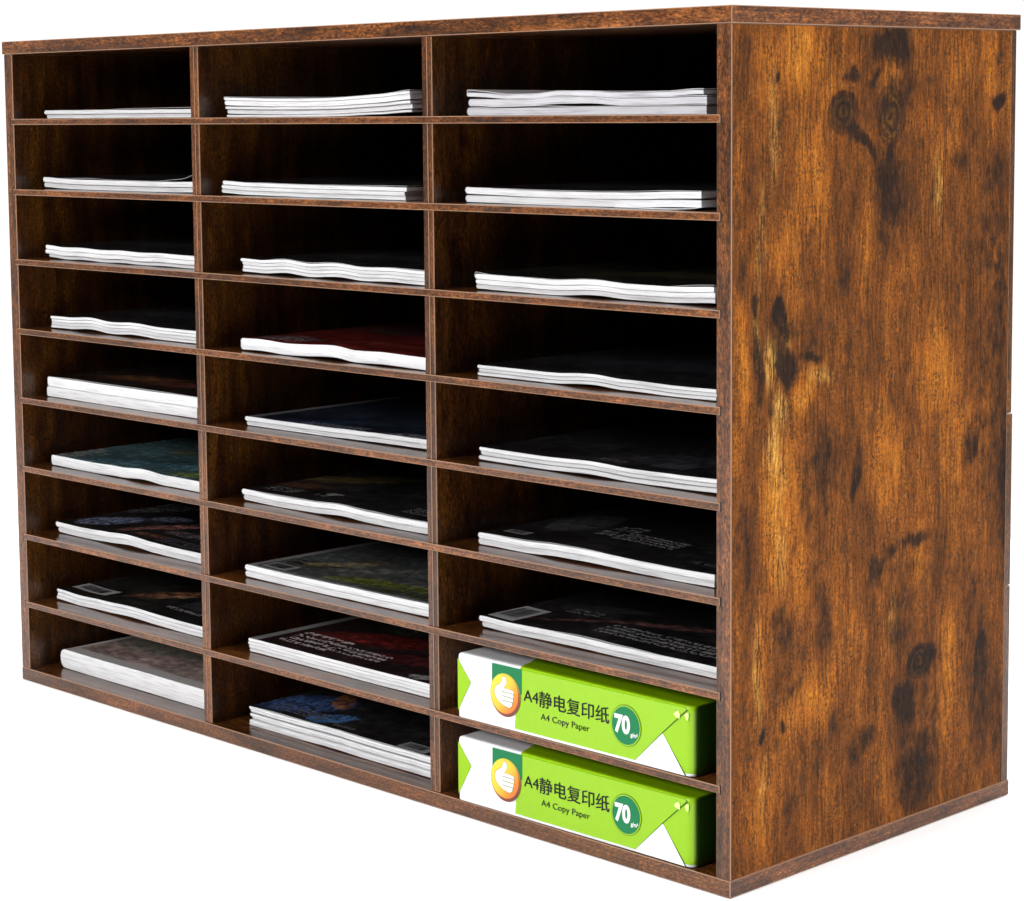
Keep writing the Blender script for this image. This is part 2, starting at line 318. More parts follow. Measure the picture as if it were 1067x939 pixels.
M['cover_rim'] = G('cover_cut_edge').done((.66, .66, .67), .6, .3)
M['cover_plain'] = G('plain_grey_cover').done((.30, .30, .31), .35)
M['cover_white'] = G('plain_white_cover').done((.75, .75, .76), .4)
M['cover_black'] = G('plain_black_cover').done((.018, .018, .02), .3)

def cover_art(name, base, blobs=(), text=(), border=None, rough=.22, wob=.07):
    """printed laminated cover in the sheet's own UV (u across, v away from the front)"""
    base = tuple(c*1.3 for c in base); blobs = [(*q[:5], tuple(c*1.9 for c in q[5]), *q[6:]) for q in blobs]
    text = [(*q[:5], tuple(c*1.7 for c in q[5])) for q in text]
    g = G(name); uv = g.coord('UV')
    n = g.noise(uv, 9, 5, .7, out=1)
    q = g.vmath('ADD', uv, g.mapping(n, (-.5*wob, -.5*wob, 0), sc=(wob*1.0, wob*1.0, 0)))
    grad = g.noise(uv, 3.5, 4, .6)
    col = g.mix(g.rng(grad, .35, .7), base, tuple(min(1, c*1.9+.006) for c in base))
    for (cx, cy, rx, ry, rot, c, a, soft) in blobs:
        col = g.mix(g.math('MULTIPLY', g.ell(q, cx, cy, rx, ry, rot, a, soft), g.rng(g.noise(uv, 34, 4, .8), .40, .56, .12, 1)), col, c)
    det = g.noise(g.mapping(uv, sc=(1, 1.6, 1)), 21, 5, .75)
    col = g.mix(.8, col, g.ramp(det, [(.36, (.45, .45, .47)), (.5, (1, 1, 1)), (.64, (2.1, 2.0, 1.9))]), 'MULTIPLY')
    for (u0, u1, v0, v1, rows, c) in text:
        s = g.sep(uv)
        box = g.math('MULTIPLY', g.math('MULTIPLY', g.rng(s[0], u0, u0+.004), g.rng(s[0], u1-.004, u1, 1, 0)),
                     g.math('MULTIPLY', g.rng(s[1], v0, v0+.003), g.rng(s[1], v1-.003, v1, 1, 0)))
        h = (v1-v0)/rows
        row = g.math('PINGPONG', g.math('SUBTRACT', s[1], v0), h/2)
        rowm = g.rng(row, h*.14, h*.2)
        rid = g.math('FLOOR', g.math('DIVIDE', g.math('SUBTRACT', s[1], v0), h))
        tv = g.comb(g.math('MULTIPLY', s[0], .8/h), g.math('MULTIPLY', s[1], 1.1/h), g.math('MULTIPLY', rid, 7.3))
        gl = g.rng(g.noise(tv, 2.4, 1, .5), .47, .53)
        col = g.mix(g.math('MULTIPLY', g.math('MULTIPLY', box, rowm), gl), col, c)
    if border:
        s = g.sep(uv); bl, bf, c = border
        m = g.math('MAXIMUM', g.rng(s[0], bl-.004, bl+.004, 1, 0), g.rng(s[1], bf-.003, bf+.003, 1, 0))
        # sheet's outside only (u <= 1)
        col = g.mix(g.math('MULTIPLY', m, g.rng(s[0], 1.2, 1.3, 1, 0)), col, c)
    return g.done(col, rough, .5)

def interp(pts, u):
    if u <= pts[0][0]: return pts[0][1]
    for (a, ha), (b, hb) in zip(pts, pts[1:]):
        if u <= b:
            t = (u-a)/(b-a); t = t*t*(3-2*t); return ha + (hb-ha)*t
    return pts[-1][1]

NU = 44
YS = [0, .0015, .006, .02, .05, .10, .16, .215, .27]
def magazine(name, x, y, z, w, t, wave, cover, label, cat='magazine', group=None, pages='pages', length=.27, spine=.6,
             lift=None, rz=0, bend=0, cov_t=.00022, over=.0001, seed_=None):
    """a magazine lying on its back cover, spine on the left; wave: [(u, mm)] lifts its underside"""
    root = empty(name, (x, y, z), rz); tag(root, label, cat, group)
    seed = seed_ if seed_ is not None else x*37 + y*911
    ys = [v/.27*length for v in YS]
    def under(u, yy):
        k = 1 - .55*yy/length
        k *= 1.0
        wob = MN.noise(Vector((u*7+seed, yy*6, seed)))*.32 + MN.noise(Vector((u*19+seed, 3, seed)))*.12
        return (max(0, interp(wave, u)*k + wob*min(1, .25+interp(wave, u))) + bend*(2*u-1)**2*k)*.001 + .00015
    us = [0, .004, .010, .018, .03] + [.03 + .97*i/NU for i in range(1, NU+1)]
    def rnd(u):                      # rounded spine: 0 at the very end
        s = spine*t*.5; d = u*w
        if d >= s or s <= 0: return 0
        return s - math.sqrt(max(0, s*s-(s-d)**2))
    # pages
    V, F, UV = [], [], []
    t_p = t - 2*cov_t
    for yy in ys:
        for top in (0, 1):
            for u in us:
                b = under(u, yy); r = min(rnd(u), t_p*.49)
                zz = b + cov_t + (t_p - r if top else r)
                V.append((.0003+u*(w-.0006), yy+over+.0002*math.sin(u*31), zz)); UV.append((u, (zz-b) + len(label)*.003))
    n = len(us)
    def id_(j, top, i): return (j*2+top)*n + i
    for i in range(n-1):
        F.append((id_(0, 0, i), id_(0, 0, i+1), id_(0, 1, i+1), id_(0, 1, i)))
        J = len(ys)-1
        F.append((id_(J, 0, i+1), id_(J, 0, i), id_(J, 1, i), id_(J, 1, i+1)))
    for j in range(len(ys)-1):
        for i in range(n-1):
            F.append((id_(j, 1, i), id_(j, 1, i+1), id_(j+1, 1, i+1), id_(j+1, 1, i)))
            F.append((id_(j, 0, i+1), id_(j, 0, i), id_(j+1, 0, i), id_(j+1, 0, i+1)))
        F.append((id_(j, 0, 0), id_(j, 1, 0), id_(j+1, 1, 0), id_(j+1, 0, 0)))
        F.append((id_(j, 1, n-1), id_(j, 0, n-1), id_(j+1, 0, n-1), id_(j+1, 1, n-1)))
    mesh('page_block', V, F, [M[pages]], root, uvs=UV)
    # cover: one folded sheet, outer and inner skin
    V, F, UV, IX = [], [], [], []
    lf = lambda u, yy: (interp(lift, u)*.001*(1-.7*yy/length) if lift else 0)
    cols = []
    for k, u in enumerate(reversed(us)): cols.append(('b', u))
    for u in us: cols.append(('t', u))
    m = len(cols)
    for yy in ys:
        for skin in (0, 1):
            for side, u in cols:
                b = under(u, yy); r = min(rnd(u), t*.49)
                off = cov_t*.9 if skin else 0
                if side == 'b': zz = b + r + off; uvx = 2+u
                else: zz = b + t - r - off + lf(u, yy); uvx = u
                xx = u*w + (off if u < .001 else 0)
                V.append((xx, yy, zz)); UV.append((uvx, yy/.27))
    def cd(j, s, i): return (j*2+s)*m + i
    for j in range(len(ys)-1):
        for i in range(m-1):
            F.append((cd(j, 0, i), cd(j, 0, i+1), cd(j+1, 0, i+1), cd(j+1, 0, i))); IX.append(0)
            F.append((cd(j, 1, i+1), cd(j, 1, i), cd(j+1, 1, i), cd(j+1, 1, i+1))); IX.append(0)
        for i in (0, m-1):
            F.append((cd(j, 0, i), cd(j, 1, i), cd(j+1, 1, i), cd(j+1, 0, i))); IX.append(1)
    for j in (0, len(ys)-1):
        for i in range(m-1):
            F.append((cd(j, 0, i), cd(j, 1, i), cd(j, 1, i+1), cd(j, 0, i+1))); IX.append(1)
    cov = mesh('cover', V, F, [M[cover], M['cover_rim']], root, idx=IX, uvs=UV)
    def surf(u, v, dz):
        yy = v*.27
        return (u*w, yy, under(u, yy) + t + lf(u, yy) + dz)
    return root, cov, surf

def patch(name, surf, quad, mat, parent, dz=.0002, nu=8, nv=3):
    """a thin printed panel that follows the cover; quad: four (u, v) corners"""
    (a, b, c, d) = quad; V, F = [], []
    for j in range(nv+1):
        for i in range(nu+1):
            s, t = i/nu, j/nv
            u = (a[0]*(1-s)+b[0]*s)*(1-t) + (d[0]*(1-s)+c[0]*s)*t
            v = (a[1]*(1-s)+b[1]*s)*(1-t) + (d[1]*(1-s)+c[1]*s)*t
            V.append(surf(u, v, dz))
    for j in range(nv):
        for i in range(nu):
            k = j*(nu+1)+i; F.append((k, k+1, k+nu+2, k+nu+1))
    return mesh(name, V, F, [mat], parent)
M['label_grey'] = G('barcode_panel_grey').done((.34, .34, .35), .3)
M['label_lite'] = G('barcode_panel_light').done((.50, .50, .52), .3)
M['ink'] = G('printing_ink').done((.02, .02, .022), .35)
def barcode(surf, cov, u0, v0, du, dv, mat='label_grey'):
    p = patch('barcode_panel', surf, ((u0, v0), (u0+du, v0), (u0+du, v0+dv), (u0, v0+dv)), M[mat], cov)
    V, F = [], []
    u = u0 + du*.12; rnd_ = random.Random(int(u0*1000)+5)
    while u < u0 + du*.80:
        bw = rnd_.choice((.0018, .003, .0045)); k = len(V)
        for a, b in ((u, v0+dv*.2), (u+bw, v0+dv*.2), (u+bw, v0+dv*.85), (u, v0+dv*.85)): V.append(surf(a, b, .00032))
        F.append((k, k+1, k+2, k+3)); u += bw + rnd_.choice((.0025, .004))
    mesh('barcode', V, F, [M['ink']], p)

A = M
A['art_dark'] = cover_art('cover_dark', (.010, .010, .012), [(.5, .4, .35, .2, 10, (.03, .032, .04), .6, .8)])
A['art_olive'] = cover_art('cover_dark_olive', (.009, .009, .008), [(.55, .25, .3, .1, 15, (.035, .032, .010), .7, .9)])
A['art_darktext'] = cover_art('cover_black_small_print', (.010, .010, .012), [(.65, .15, .2, .08, 20, (.03, .03, .035), .8, .6)], [(.46, .58, .03, .07, 3, (.10, .10, .11)), (.66, .8, .06, .12, 4, (.10, .10, .12))])
A['art_brown'] = cover_art('cover_brown_reflections', (.012, .009, .008), [(.38, .15, .22, .05, 12, (.14, .055, .02), .8, .8), (.66, .13, .2, .05, 10, (.10, .03, .02), .8, .8), (.15, .45, .3, .1, 0, (.04, .04, .06), .7, .8)])  # brown and orange blobs paint blurry reflections into the cover
A['art_teal'] = cover_art('cover_teal', (.042, .080, .092), [(.04, .08, .10, .10, 10, (.17, .17, .17), .8, .5), (.17, .34, .2, .12, 10, (.07, .13, .14), .8, .6), (.85, .06, .12, .04, 12, (.13, .19, .02), .9, .5),
     (.38, .31, .10, .05, 20, (.13, .14, .03), .8, .7), (.6, .17, .25, .035, 15, (.010, .025, .03), .7, .7), (.5, .09, .3, .05, 10, (.045, .12, .15), .8, .7)],
     [(.1, .2, .12, .24, 3, (.03, .05, .06)), (.3, .62, .1, .22, 5, (.012, .03, .035))])
A['art_bluegrey'] = cover_art('cover_black_with_blue_shapes', (.010, .010, .011), [(.15, .13, .13, .075, 35, (.13, .16, .24), .95, .25), (.32, .26, .10, .045, 5, (.11, .13, .19), .9, .25),
     (.46, .15, .16, .045, 40, (.20, .085, .075), .9, .3), (.10, .42, .25, .09, 45, (.11, .11, .115), .9, .3), (.66, .14, .12, .03, 10, (.10, .08, .08), .8, .4), (.55, .05, .1, .02, 10, (.11, .05, .03), .8, .5)],
     [(.62, .95, .02, .08, 3, (.07, .07, .09))])
A['art_streak'] = cover_art('cover_black_with_copper_streak', (.009, .010, .010), [(.45, .2, .045, .16, -52, (.20, .085, .045), .9, .5), (.5, .18, .02, .1, -45, (.27, .15, .08), .7, .6)],
     [(.6, .82, .07, .10, 1, (.20, .20, .20)), (.62, .92, .11, .2, 5, (.05, .05, .06))])
A['art_mauve'] = cover_art('cover_mauve_and_grey_green', (.23, .18, .17), [(.25, .16, .34, .10, 12, (.16, .105, .095), .9, .4), (.45, .26, .42, .09, 10, (.11, .13, .10), .95, .4), (.55, .115, .05, .012, 30, (.14, .03, .02), .9, .4), (.75, .14, .3, .05, 10, (.13, .10, .09), .8, .5)],
     [(.35, .56, .012, .032, 2, (.08, .07, .07))], (.055, .045, (.62, .61, .60)), rough=.3, wob=.03)
A['art_red'] = cover_art('cover_dark_red', (.060, .006, .005), [(.15, .08, .14, .05, 12, (.10, .09, .10), .8, .5), (.5, .12, .4, .02, 12, (.13, .02, .015), .8, .6), (.4, .42, .4, .1, 0, (.03, .03, .032), .8, .5)],
     [(.10, .26, .03, .10, 4, (.16, .14, .15)), (.35, .9, .08, .18, 5, (.11, .02, .015))])
A['art_navy'] = cover_art('cover_navy_with_pale_border', (.008, .012, .022), [(.85, .02, .25, .035, 15, (.13, .14, .16), .8, .5), (.5, .12, .3, .05, 20, (.012, .02, .035), .9, .5), (.3, .03, .12, .03, 20, (.02, .035, .09), .9, .5)],
     [(.3, .62, -.01, .05, 4, (.17, .18, .2))], (.055, -.5, (.18, .18, .19)))
A['art_field'] = cover_art('cover_black_bottom_brown_top', (.009, .009, .010), [(.14, .3, .2, .06, 20, (.10, .07, .02), .85, .6), (.12, .15, .14, .05, 10, (.08, .035, .02), .7, .7), (.30, .42, .2, .03, 10, (.035, .055, .012), .8, .5)],
     [(.05, .22, .04, .10, 3, (.14, .14, .145)), (.30, .4, .05, .13, 1, (.20, .20, .2)), (.78, .99, .05, .12, 4, (.12, .12, .12))])
A['art_green'] = cover_art('cover_landscape_in_olive', (.055, .062, .062), [(.25, .18, .17, .035, 35, (.17, .13, .06), .95, .35), (.27, .14, .2, .015, 20, (.02, .015, .012), .9, .4), (.45, .20, .2, .03, 30, (.13, .12, .11), .8, .5),
     (.55, .08, .17, .035, 10, (.16, .18, .02), .95, .5), (.75, .10, .2, .04, 10, (.09, .11, .015), .9, .5), (.38, .34, .25, .07, 20, (.05, .06, .07), .9, .5), (.8, .04, .25, .02, 8, (.02, .025, .01), .9, .5), (.30, .28, .1, .04, 20, (.05, .03, .02), .8, .5)],
     [(.07, .17, .06, .17, 3, (.012, .012, .01)), (.4, .95, .03, .12, 7, (.035, .04, .01))], (.045, .012, (.30, .30, .31)))
A['art_script'] = cover_art('cover_dark_red_with_white_script', (.014, .008, .009), [(.40, .24, .3, .07, 15, (.12, .012, .010), .9, .5), (.75, .16, .25, .05, 10, (.06, .008, .008), .8, .6), (.33, .36, .12, .04, 0, (.05, .07, .05), .7, .6), (.93, .045, .10, .025, 10, (.25, .25, .26), .9, .25)],
     [(.09, .36, .04, .17, 4, (.42, .36, .37)), (.33, .62, .055, .13, 3, (.42, .36, .37))], (.05, -.5, (.30, .30, .31)))
A['art_blue'] = cover_art('cover_black_with_blue_and_orange', (.009, .009, .010), [(.14, .12, .17, .10, 20, (.035, .075, .19), .95, .4), (.37, .065, .09, .045, 20, (.045, .12, .28), .95, .25), (.22, .21, .10, .035, -40, (.20, .075, .02), .95, .3), (.10, .17, .03, .06, 40, (.012, .03, .09), .9, .4)],
     [(.06, .36, .025, .085, 4, (.11, .12, .16)), (.43, .55, .02, .04, 1, (.12, .12, .12))])
A['art_block'] = cover_art('cover_black_with_grey_block', (.009, .009, .010), [(.15, .27, .10, .13, 0, (.040, .040, .043), 1, .12)], [(.30, .42, .16, .30, 4, (.16, .16, .165)), (.40, .66, .145, .23, 4, (.16, .16, .165)), (.80, .95, .06, .1, 1, (.06, .06, .065))], wob=.004)
A['art_wine'] = cover_art('cover_black_with_wine_arc', (.009, .009, .010), [(.38, .165, .26, .018, 22, (.10, .045, .042), .9, .5), (.68, .26, .28, .02, 18, (.09, .04, .038), .9, .5), (.27, .27, .18, .04, 10, (.03, .03, .032), .9, .5)],
     [(.15, .3, .18, .23, 2, (.10, .10, .105)), (.42, .93, .055, .15, 4, (.19, .19, .195))])

COLN = ('left column', 'middle column', 'right column')
ROWN = ('top slot', 'second slot down', 'third slot down', 'fourth slot down', 'fifth slot down', 'sixth slot down', 'seventh slot down', 'eighth slot down', 'bottom slot')
ORD = {2: 'second', 3: 'third', 4: 'fourth', 5: 'fifth', 6: 'sixth'}
GRP = 'magazines lying in the organizer slots'
Z = [(0, .1), (1, .1)]
# column, row, x, front depth, width, rz(deg), [thickness mm of each, bottom first], wave, art, look, options
S = [
 (0, 0, .030, .018, .205, 0, [3.2, 3.3], [(0, .1), (1, .1)], 'art_dark', 'flat white-edged', dict(lift=[(0, 0), (.4, .1), (.6, .9), (1, 1.3)])),
 (0, 1, .024, .019, .207, 0, [4.0, 4.2], [(0, 1.4), (.12, .5), (.3, .1), (.7, .1), (1, .6)], 'art_dark', 'curled-up dark', dict(lift=[(0, 0), (.1, .2), (.3, 1.3), (.5, .4), (.75, .3), (.9, 2), (1, 5.5)])),
 (0, 2, .0295, .016, .206, 0, [3, 3.4, 3.6], [(0, 1.4), (.12, .4), (.22, 1), (.38, .1), (.5, .7), (.62, .1), (.78, .5), (1, .2)], 'art_dark', 'slightly wavy dark', {}),
 (0, 3, .032, .017, .206, 0, [2.2, 2.5, 2.5, 2.4], [(0, .8), (.12, .9), (.28, 2.6), (.42, .8), (.55, 1.9), (.75, .4), (1, .5)], 'art_dark', 'strongly wavy thin', {}),
 (0, 4, .022, .019, .208, -.6, [8.2, 8.0], [(0, .2), (.5, .1), (1, .3)], 'art_brown', 'brown dusk covered thick', dict(lift=[(0, .2), (.2, .9), (.7, 1.0), (1, .3)])),
 (0, 5, .026, .018, .206, 0, [8.4], [(0, .5), (.3, .2), (.48, .8), (.62, 1.9), (.78, .5), (1, .3)], 'art_teal', 'teal covered', {}),
 (0, 6, .025, .021, .206, 0, [4.4, 4.4], [(0, .9), (.18, .2), (.36, 1.3), (.5, 2.4), (.66, .9), (.82, .2), (1, .2)], 'art_bluegrey', 'black covered with blue shapes', {}),
 (0, 7, .024, .021, .206, 0, [2.8, 2.8, 2.9], [(0, 1.5), (.16, .3), (.32, .9), (.5, 1.9), (.66, .9), (.84, .2), (1, .3)], 'art_streak', 'copper streaked black', {'bar': (.02, .045, .23, .065, 'label_lite')}),
 (0, 8, .025, .022, .206, 0, [15.8], [(0, .3), (.3, .1), (.6, .3), (1, .1)], 'art_mauve', 'thick mauve and grey', dict(spine=.8)),
 (1, 0, .268, .018, .204, 0, [1.7, 3.3, 2.1, 3.6, 2.2], [(0, .2), (.3, 0), (.55, 0), (.8, 1.0), (1, 2.6)], 'cover_white', 'white upcurled', dict(bends=(0, .7, .8, 1.5, 1.6), lift=[(0, .5), (.1, 0), (.9, .1), (1, .7)])),
 (1, 1, .267, .016, .203, 0, [3, 3, 3], [(0, 1.4), (.2, .4), (.5, .1), (1, .2)], 'art_darktext', 'dark flat', dict(lift=[(0, 0), (.3, .3), (.5, .2), (1, .9)])),
 (1, 2, .289, .014, .205, 0, [2.4, 2.5, 2.4, 2.5], [(0, 1.3), (.12, .9), (.26, 2.3), (.38, .5), (.52, 2.1), (.66, .5), (.82, 1.1), (1, .4)], 'art_dark', 'black rippled', dict(lift=[(0, 0), (.12, -.2), (.2, .3), (.4, .6), (.7, .1), (1, .6)])),
 (1, 3, .290, .012, .204, 0, [8.6], [(0, .8), (.12, 1.3), (.26, .4), (.52, 2.2), (.64, .6), (.78, 1.1), (1, .4)], 'art_red', 'dark red covered', {}),
 (1, 4, .284, .019, .205, 1.2, [3.4, 3.5], [(0, .3), (.4, .2), (.7, .9), (1, 1.1)], 'art_navy', 'navy covered pale-bordered', {}),
 (1, 5, .281, .017, .206, 0, [4.4, 4.3], [(0, .8), (.2, .2), (.4, .7), (.55, 2.0), (.7, .7), (.85, .2), (1, .4)], 'art_field', 'black and brown covered', dict(lift=[(0, .1), (.25, .9), (.5, .5), (.7, 1.0), (1, .4)])),
 (1, 6, .283, .017, .206, 0, [4.3, 4.6], [(0, .7), (.3, .2), (.6, .4), (1, .6)], 'art_green', 'olive landscape covered', {'bar': (.06, .02, .14, .06, 'label_grey')}),
 (1, 7, .284, .018, .206, 0, [2.4, 2.6, 2.4, 2.7], [(0, .4), (.3, .3), (.6, .1), (1, .3)], 'art_script', 'white script covered', {}),
 (1, 8, .282, .019, .206, 0, [2.4, 2.5, 2.5, 2.4, 2.5, 2.4], [(0, 0), (.25, .1), (.5, .8), (.7, .4), (1, .7)], 'art_blue', 'blue and orange covered', dict(lift=[(0, 0), (.2, .9), (.4, .4), (.7, .8), (1, .6)], bar=(.80, .005, .14, .05, 'label_grey'), pages='pages_warm')),
 (2, 1, .525, .018, .2045, 0, [4.6, 4.6], [(0, .5), (.4, 0), (.7, .2), (1, 1.6)], 'art_dark', 'two-layered black', dict(bends=(0, .8), lift=[(0, 0), (.4, .5), (.8, .7), (1, .3)])),
 (2, 2, .5375, .014, .204, .4, [3.2, 3.2, 3.6], [(0, 1.0), (.2, .4), (.35, .1), (.52, 1.7), (.66, .6), (.82, .5), (1, 1.8)], 'art_olive', 'olive-black wavy', dict(lift=[(0, 1.2), (.08, .2), (.4, .3), (.8, -.1), (.93, 1.0), (1, 1.0)])),
 (2, 3, .536, .017, .206, 0, [2.2, 2.3, 2.4], [(0, .3), (.3, .3), (.52, 2.0), (.64, .8), (.82, .3), (1, .5)], 'art_dark', 'plain black thin', {}),
 (2, 4, .536, .018, .205, .4, [2.9, 2.9, 2.8], [(0, .9), (.3, .4), (.5, 1.4), (.66, .3), (.85, .5), (1, 1.3)], 'art_darktext', 'small-print black', {}),
 (2, 5, .534, .018, .206, 0, [4.1, 4.2], [(0, .5), (.2, .2), (.38, 1.6), (.5, 1.6), (.7, .5), (.85, .1), (1, .4)], 'art_block', 'grey-block black', dict(lift=[(0, .1), (.25, .8), (.45, .6), (.6, .1), (1, .1)], bar=(.055, .045, .10, .035, 'label_grey'))),
 (2, 6, .532, .020, .207, .3, [3.9, 4.0], [(0, .9), (.15, .2), (.38, .9), (.6, .4), (1, .3)], 'art_wine', 'wine-arc black', dict(lift=[(0, 0), (.3, .2), (.5, 1.2), (.65, .7), (.8, .1), (1, 0)], bar=(.02, .015, .115, .14, 'label_lite'))),
]
for (c, r, x, yf, w, rz, ths, wave, art, look, op) in S:
    z = ST[r]; n = len(ths); rd = random.Random(c*31+r)
    for i, tmm in enumerate(ths):
        top = i == n-1; fromtop = n-i
        where = COLN[c] + ', ' + ROWN[r]
        if n == 1: lab = f'{look} magazine alone in the {where}'
        elif top: lab = f'{look} magazine on top of the stack, {where}'
        elif i == 0: lab = f'lowest magazine under the {look} one, {where}'
        else: lab = f'{ORD[fromtop]} magazine from the top under the {look} one, {where}'
        jx = 0 if top else rd.uniform(-.0012, .0022); jy = 0 if top else rd.uniform(-.0008, .0020)
        if (c, r) == (1, 0): jx = (.0035, .0015, .002, .001, 0)[i]
        cov = art if top else rd.choice(('cover_plain', 'cover_white', 'cover_white'))
        b = op['bends'][i] if 'bends' in op else 0
        root, cv, surf = magazine('magazine', x+jx, yf+jy, z, w + (0 if top else rd.uniform(-.001, .0005)), tmm*.001-.00015, wave, cov, lab,
                 group=GRP, spine=op.get('spine', .9 if tmm < 5 else .45), lift=op.get('lift') if top else None,
                 rz=math.radians(rz), bend=b, pages=op.get('pages', 'pages'), seed_=c*13.7+r*3.1)
        if top and 'bar' in op:
            u0, v0, du, dv, mt = op['bar']; barcode(surf, cv, u0, v0, du, dv, mt)
        z += tmm*.001 + .00003

# folded booklets in the top slot on the right: each a loose fold with a fat round spine
z = ST[0]
fb = [(.0052, 'lowest folded booklet with fat round spine, right column, top slot', [(0, 0), (1, 0)], [(0, 0), (.15, .6), (.3, .9), (.5, .1), (1, .4)], 0, 0),
      (.0046, 'middle folded booklet with round spine and gap under it, right column, top slot', [(0, .5), (.12, .3), (.24, .1), (.42, 1.7), (.52, 1.6), (.68, .1), (1, .5)], [(0, 0), (.3, .1), (.6, .2), (1, .4)], 0, .0010),
      (.0030, 'topmost folded booklet with upturned open left corner, right column, top slot', [(0, 1.9), (.08, 1.3), (.2, .2), (.30, .2), (.42, 1.9), (.52, 1.5), (.68, .2), (.85, .4), (1, 1.3)], [(0, 1.6), (.07, .9), (.2, .1), (.6, .1), (1, .4)], 0, -.0008)]
for k, (t, lab, wv, lf, b, dx) in enumerate(fb):
    root, cv, surf = magazine('folded_booklet', .5275+dx, .018+.0005*k, z, .206-.0012*k, t, wv, 'cover_white', lab, cat='booklet', group='folded booklets in the top slot', pages='newsprint',
             spine=1.0 if k < 2 else .5, lift=lf, bend=b, cov_t=.00045, seed_=4.4)
    z += t + .0003
# loose sheet curling out under the pair in the second slot
V, F = [], []
for j in range(4):
    for s in (0, 1):
        for i in range(13):
            u = i/12; V.append((.66+u*.073, .0105+j*.05+.006*(1-u)**2, ST[1]+.0002+.0004*s+.0016*max(0, u-.6)**2*5))
for j in range(3):
    for i in range(12):
        a = j*26+i; F += [(a+13, a+14, a+40, a+39), (a+1, a, a+26, a+27)]
for i in range(12): F.append((i, i+1, i+14, i+13))
tag(mesh('loose_sheet', V, F, [M['cover_white']]), 'single thin sheet curling out below two magazines, right column, second slot down', 'paper sheet')
# ------------------------------------------------------------------ paper reams
LIME, DGREEN, WHITE = (.255, .49, .001), (.001, .165, .055), (.80, .81, .84)
def ream_paper(name):
    g = G(name); o = g.coord(); s = g.sep(o)
    # white band on the left, lime green elsewhere; the colours meet on a slant over the top
    edge = g.math('MULTIPLY_ADD', s[2], .12, .0535)
    edge = g.math('ADD', edge, g.math('MULTIPLY', s[1], -.35))
    green = g.math('MULTIPLY', g.rng(g.math('SUBTRACT', s[0], edge), -.0001, .0001), g.rng(s[2], .0018, .0020))
    geo = g.n.new('ShaderNodeNewGeometry').outputs['Position']
    g.bump(g.noise(g.mapping(geo, sc=(60, 60, 22)), 1, 4, .6), .5, .0012)
    col = g.mix(green, WHITE, LIME)
    # shade of the gap beside the pack is painted into its long side
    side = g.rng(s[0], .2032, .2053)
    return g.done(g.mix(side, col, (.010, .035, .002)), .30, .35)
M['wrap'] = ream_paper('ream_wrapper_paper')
def inkm(name, c, r=.35): return G(name).done(c, r, .25)
g = G('lime_green_print'); geo = g.n.new('ShaderNodeNewGeometry').outputs['Position']
g.bump(g.noise(g.mapping(geo, sc=(75, 60, 16)), 1, 4, .55), .6, .0012)
M['lime'] = g.done(LIME, .27, .4); M['lime_dark'] = inkm('lime_triangle_print', (.27, .50, .004))
M['dgreen'] = inkm('dark_green_print', DGREEN); M['wht'] = inkm('white_print', (.74, .75, .75)); M['fold'] = inkm('white_fold_paper', (.80, .81, .85), .45)
M['blk'] = inkm('black_print', (.004, .008, .003), .6); M['crease'] = inkm('crease_shade_and_ring_green', (.035, .10, .006), .5)  # painted shade along the folds; also the badge's printed dark rim
M['glint'] = inkm('painted_fold_highlight', (.62, .80, .25), .12)  # pale patches painted as highlights at the fold corner
g = G('logo_gold_print'); s = g.sep(g.coord())
f = g.math('ADD', g.math('MULTIPLY', g.math('SUBTRACT', s[0], .0455), 24), g.math('MULTIPLY', g.math('SUBTRACT', s[2], .023), -18))
M['gold'] = g.done(g.ramp(g.math('MULTIPLY_ADD', f, .8, .5), [(.1, (.80, .62, .03)), (.45, (.85, .50, .02)), (.7, (.75, .20, .01)), (.95, (.30, .035, .008))]), .3)
g = G('logo_rim_print'); s = g.sep(g.coord())
f = g.math('ADD', g.math('MULTIPLY', g.math('SUBTRACT', s[0], .0455), 20), g.math('MULTIPLY', g.math('SUBTRACT', s[2], .023), -26))
M['rim'] = g.done(g.ramp(g.math('MULTIPLY_ADD', f, .8, .5), [(.1, (.45, .55, .02)), (.4, (.55, .38, .02)), (.7, (.25, .04, .008)), (.95, (.07, .012, .006))]), .3)
M['yellow'] = inkm('emblem_outline_print', (.20, .22, .015))

def prism(name, pts, y, th, mat, parent):
    """flat printed or folded piece on the ream's front: pts are (x, z) in mm; y, th in mm (a y per point is allowed)"""
    n = len(pts); ys = y if isinstance(y, (list, tuple)) else [y]*n
    V = [(a*.001, -ys[i]*.001, b*.001) for i, (a, b) in enumerate(pts)] + [(a*.001, -ys[i]*.001+th*.001, b*.001) for i, (a, b) in enumerate(pts)]
    F = [tuple(range(n)), tuple(range(2*n-1, n-1, -1))] + [(i, i+n, (i+1) % n+n, (i+1) % n) for i in range(n)]
    o = mesh(name, V, F, [M[mat]], parent)
    bm = bmesh.new(); bm.from_mesh(o.data); bmesh.ops.recalc_face_normals(bm, faces=bm.faces); bm.to_mesh(o.data); bm.free()
    return o
def oval(cx, cz, rx, rz, n=64): return [(cx+rx*math.cos(2*math.pi*i/n), cz+rz*math.sin(2*math.pi*i/n)) for i in range(n)]
def smooth(pts, n=5):
    out = []; N = len(pts)
    for i in range(N):
        p0, p1, p2, p3 = pts[i-1], pts[i], pts[(i+1) % N], pts[(i+2) % N]
        for k in range(n):
            t = k/n
            out.append(tuple(.5*(2*b + (c-a)*t + (2*a-5*b+4*c-d)*t*t + (3*b-a-3*c+d)*t**3) for a, b, c, d in zip(p0, p1, p2, p3)))
    return out
